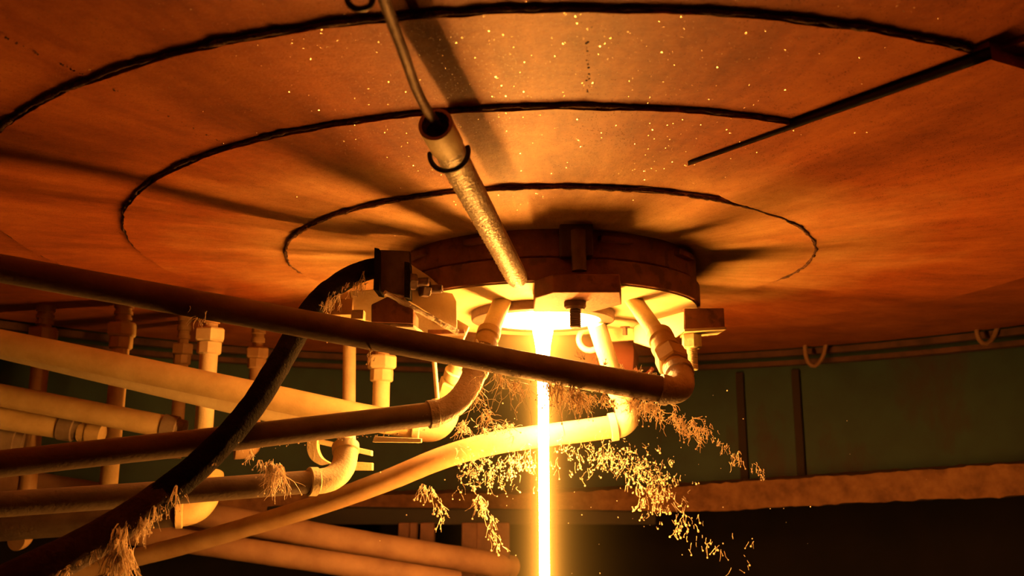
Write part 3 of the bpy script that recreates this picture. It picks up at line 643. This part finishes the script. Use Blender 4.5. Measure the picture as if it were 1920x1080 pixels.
# ---------------------------------------------------------------- spun glass fibres and beads
def strand(mb, p, d, L_, r=.0006, curl=.5, grav=.35, seg=9, beadp=.3, bead=.0016):
    p = Vector(p); d = Vector(d).normalized(); pts = [p.copy()]; st_ = L_/seg
    for i in range(seg):
        d = (d+Vector((R.gauss(0, 1), R.gauss(0, 1), R.gauss(0, 1)))*curl*.45+Vector((0, 0, -grav*.4))).normalized()
        p = p+d*st_; pts.append(p.copy())
    mb.tube(pts, [r*(1-.5*i/seg) for i in range(seg+1)], 3, caps=False)
    if R.random() < beadp: mb.ball(p, R.uniform(.5, 1.2)*bead, 6, 4)
def clump(name, label, spots, n, L0, L1, spread, r=.0006, curl=.5, grav=.35, drift=(0, 0, -1), beadp=.3, bead=.0016, cat='glass fibre', wisp=1.0):
    mb = MB(); left = 0
    for _ in range(n):
        if left > 0:                                  # most strands hang together in wisps
            left -= 1
            strand(mb, q0+Vector((R.gauss(0, 1), R.gauss(0, 1), R.gauss(0, 1)))*spread*.28, d0+Vector((R.gauss(0, .22), R.gauss(0, .22), R.gauss(0, .15))), l0*R.uniform(.5, 1.1), r*R.uniform(.6, 1.3), curl*.8, grav, beadp=beadp, bead=bead*R.uniform(.5, 1.2)); continue
        i = R.randrange(len(spots)-1) if len(spots) > 1 else 0; t_ = R.random()
        a, b = spots[i], spots[min(i+1, len(spots)-1)]
        q_ = U(a[0]+(b[0]-a[0])*t_, a[1]+(b[1]-a[1])*t_, a[2]+(b[2]-a[2])*t_)
        q_ += Vector((R.gauss(0, 1), R.gauss(0, 1), R.gauss(0, 1)))*spread
        d0 = Vector(drift)+Vector((R.gauss(0, .6), R.gauss(0, .5), R.gauss(0, .4))); l0 = L0+(L1-L0)*R.random()**1.8; q0 = q_; left = int(R.choice((0, 1, 3, 5, 8, 11))*wisp)
        strand(mb, q_, d0, l0, r, curl, grav, beadp=beadp, bead=bead)
    o = build(name, mb, 'fibre', smooth=0, fix=False); return tag(o, label, cat, kind='stuff')
clump('glass_wool', 'ragged beard of spun glass fibres hanging under the long pipe, just right of the stream', [(1030, 720, 1.545), (1090, 742, 1.55)], 210, .02, .095, .008, r=.0007, curl=.6, grav=.3)
clump('glass_wool', 'thin fringe of spun glass under the right half of the long pipe', [(1090, 735, 1.555), (1240, 758, 1.565)], 170, .015, .05, .003, curl=.85, grav=.3)
clump('glass_wool', 'spun glass fibres trailing from the right elbow out over the green wall', [(1200, 755, 1.575), (1270, 785, 1.59), (1320, 812, 1.60)], 260, .008, .035, .008, curl=.85, grav=.3, wisp=.4)
clump('glass_wool', 'faint far trail of beaded fibre drifting down right over the green wall', [(1330, 815, 1.62), (1375, 850, 1.64), (1400, 870, 1.65), (1436, 888, 1.66)], 80, .006, .02, .005, r=.0005, wisp=.15)
clump('glass_wool', 'loops of curly glass fibre left of the stream under the long pipe', [(890, 700, 1.66), (905, 760, 1.67), (910, 800, 1.68)], 60, .03, .09, .005, curl=.9, grav=.2)
clump('glass_wool', 'curled bright fibres between the looped strands and the stream', [(925, 695, 1.55), (965, 715, 1.55), (1000, 730, 1.56)], 70, .02, .08, .006, curl=.8, grav=.25)
clump('glass_wool', 'bright fuzz of glass fibres on top of the long pipe by the stream', [(1080, 668, 1.53), (1160, 690, 1.545), (1230, 712, 1.56)], 110, .006, .02, .003, grav=-.1, drift=(0, 0, 1), beadp=.05)
clump('glass_wool', 'bright fuzz along the pipe left of the stream, below the slanting riser', [(880, 650, 1.53), (950, 664, 1.53)], 50, .006, .016, .003, grav=-.1, drift=(0, 0, 1), beadp=.05)
clump('glass_wool', 'tangled nest of fibres above the curved pipe, left of the stream', [(850, 800, 1.84), (900, 800, 1.86), (960, 805, 1.9)], 150, .01, .04, .010, curl=.9, grav=.1)
clump('glass_wool', 'blurred cloud of beaded fibres under the curved pipe, left of the stream', [(860, 880, 2.02), (930, 880, 2.04), (990, 860, 2.08)], 330, .006, .030, .021, wisp=.25, r=.0004, beadp=.7, bead=.0019, curl=.9)
clump('glass_wool', 'blurred cloud of beaded fibres under the curved pipe, right of the stream', [(1060, 840, 2.1), (1150, 850, 2.12), (1210, 880, 2.12), (1250, 940, 2.12)], 560, .006, .030, .025, wisp=.25, r=.0004, beadp=.7, bead=.0019, curl=.9)
clump('glass_wool', 'sparse beaded strands trailing down right of the stream', [(1180, 900, 2.1), (1240, 950, 2.1), (1300, 1000, 2.1), (1420, 1060, 2.12)], 110, .01, .03, .02, wisp=.2, r=.0006, beadp=.7, bead=.0026)
clump('glass_wool', 'beaded strands dripping from the middle of the curved pipe', [(790, 905, 1.97), (815, 930, 1.97), (835, 975, 1.97)], 70, .01, .04, .006, wisp=.3, r=.0006, beadp=.6, bead=.0024)
clump('glass_wool', 'thin beaded strands slanting down just left of the stream', [(880, 905, 2.0), (905, 950, 2.0), (925, 990, 2.0), (940, 1050, 2.0)], 80, .01, .04, .008, wisp=.3, r=.0006, beadp=.6, bead=.0024)
clump('glass_wool', 'frayed tuft of glass fibres hanging from the second dark pipe', [(495, 865, 1.64), (530, 890, 1.645)], 230, .015, .055, .006)
clump('glass_wool', 'single drooping strands of fibre between hose and tuft', [(435, 805, 1.5), (465, 840, 1.57), (495, 870, 1.63)], 44, .012, .03, .003)
clump('glass_wool', 'long golden beard of glass fibres hanging from the hose at the bottom left', [(222, 985, 1.365), (226, 1060, 1.365)], 300, .03, .095, .0065, curl=.42, grav=.7)
clump('glass_wool', 'golden fibres clinging along the underside of the hose', [(250, 985, 1.39), (290, 950, 1.41), (340, 905, 1.435)], 230, .012, .055, .005, curl=.5, grav=.6)
clump('glass_wool', 'short singed fibres on the lower end of the hose near the bottom edge', [(110, 1070, 1.335), (160, 1048, 1.345), (200, 1015, 1.36)], 70, .008, .028, .005, grav=.3)
clump('glass_wool', 'fine glass hairs along the lit edge of the hose', [(400, 870, 1.455), (455, 805, 1.49), (500, 745, 1.53), (548, 650, 1.59)], 90, .004, .012, .002, r=.0005)
clump('glass_wool', 'shiny singed fibres wrapped round the top of the hose beside the bracket', [(590, 590, 1.63), (625, 560, 1.65), (690, 520, 1.68)], 170, .012, .04, .007, curl=.35, grav=.3, drift=(-.5, 0, -1))
clump('glass_wool', 'small tuft of fibre under the long pipe above the hexagon nut', [(690, 655, 1.49), (700, 668, 1.49)], 26, .008, .02, .003)
clump('glass_wool', 'few stray strands hanging from the long pipe left of the hose', [(355, 580, 1.43), (390, 600, 1.435)], 16, .01, .03, .006)

def surf_beads(label, pts, r0, r1):
    mb = MB()
    for q_ in pts: mb.ball(q_, R.uniform(r0, r1), 6, 4)
    o = build('glass_bead_dust', mb, 'fibre', smooth=60, fix=False); return tag(o, label, 'glass beads', kind='stuff')
pts = []
for _ in range(900):
    s_ = R.random()**.8; th = R.gauss(PI*1.15, .7); q_ = t0.lerp(t1, .12+.86*s_)+(e1*math.cos(th)+e2*math.sin(th))*.0192; pts.append(q_)
surf_beads('glass beads glittering on the crusted slanting tube', pts, .0004, .0011)
pts = []
for (x0, y0, x1, y1, d, n_) in ((300, 570, 1250, 755, 1.50, 90), (430, 838, 800, 805, 1.58, 70), (540, 800, 900, 760, 1.60, 20)):
    for _ in range(n_):
        t_ = R.random(); pts.append(U(x0+(x1-x0)*t_+R.gauss(0, 4), y0+(y1-y0)*t_+R.gauss(0, 3)+4, d+.02*t_))
surf_beads('drops of glass beading along the lower edges of the dark pipes', pts, .0006, .0013)
pts = []
for _ in range(130):
    x = R.gauss(1150, 190); y = R.gauss(890, 90)
    if abs(x-1018) < 40: continue
    pts.append(U(x, min(y, 1075), R.uniform(1.8, 2.25)))
surf_beads('specks of glass caught in hair-thin strands in the air around the stream', pts, .0005, .0016)
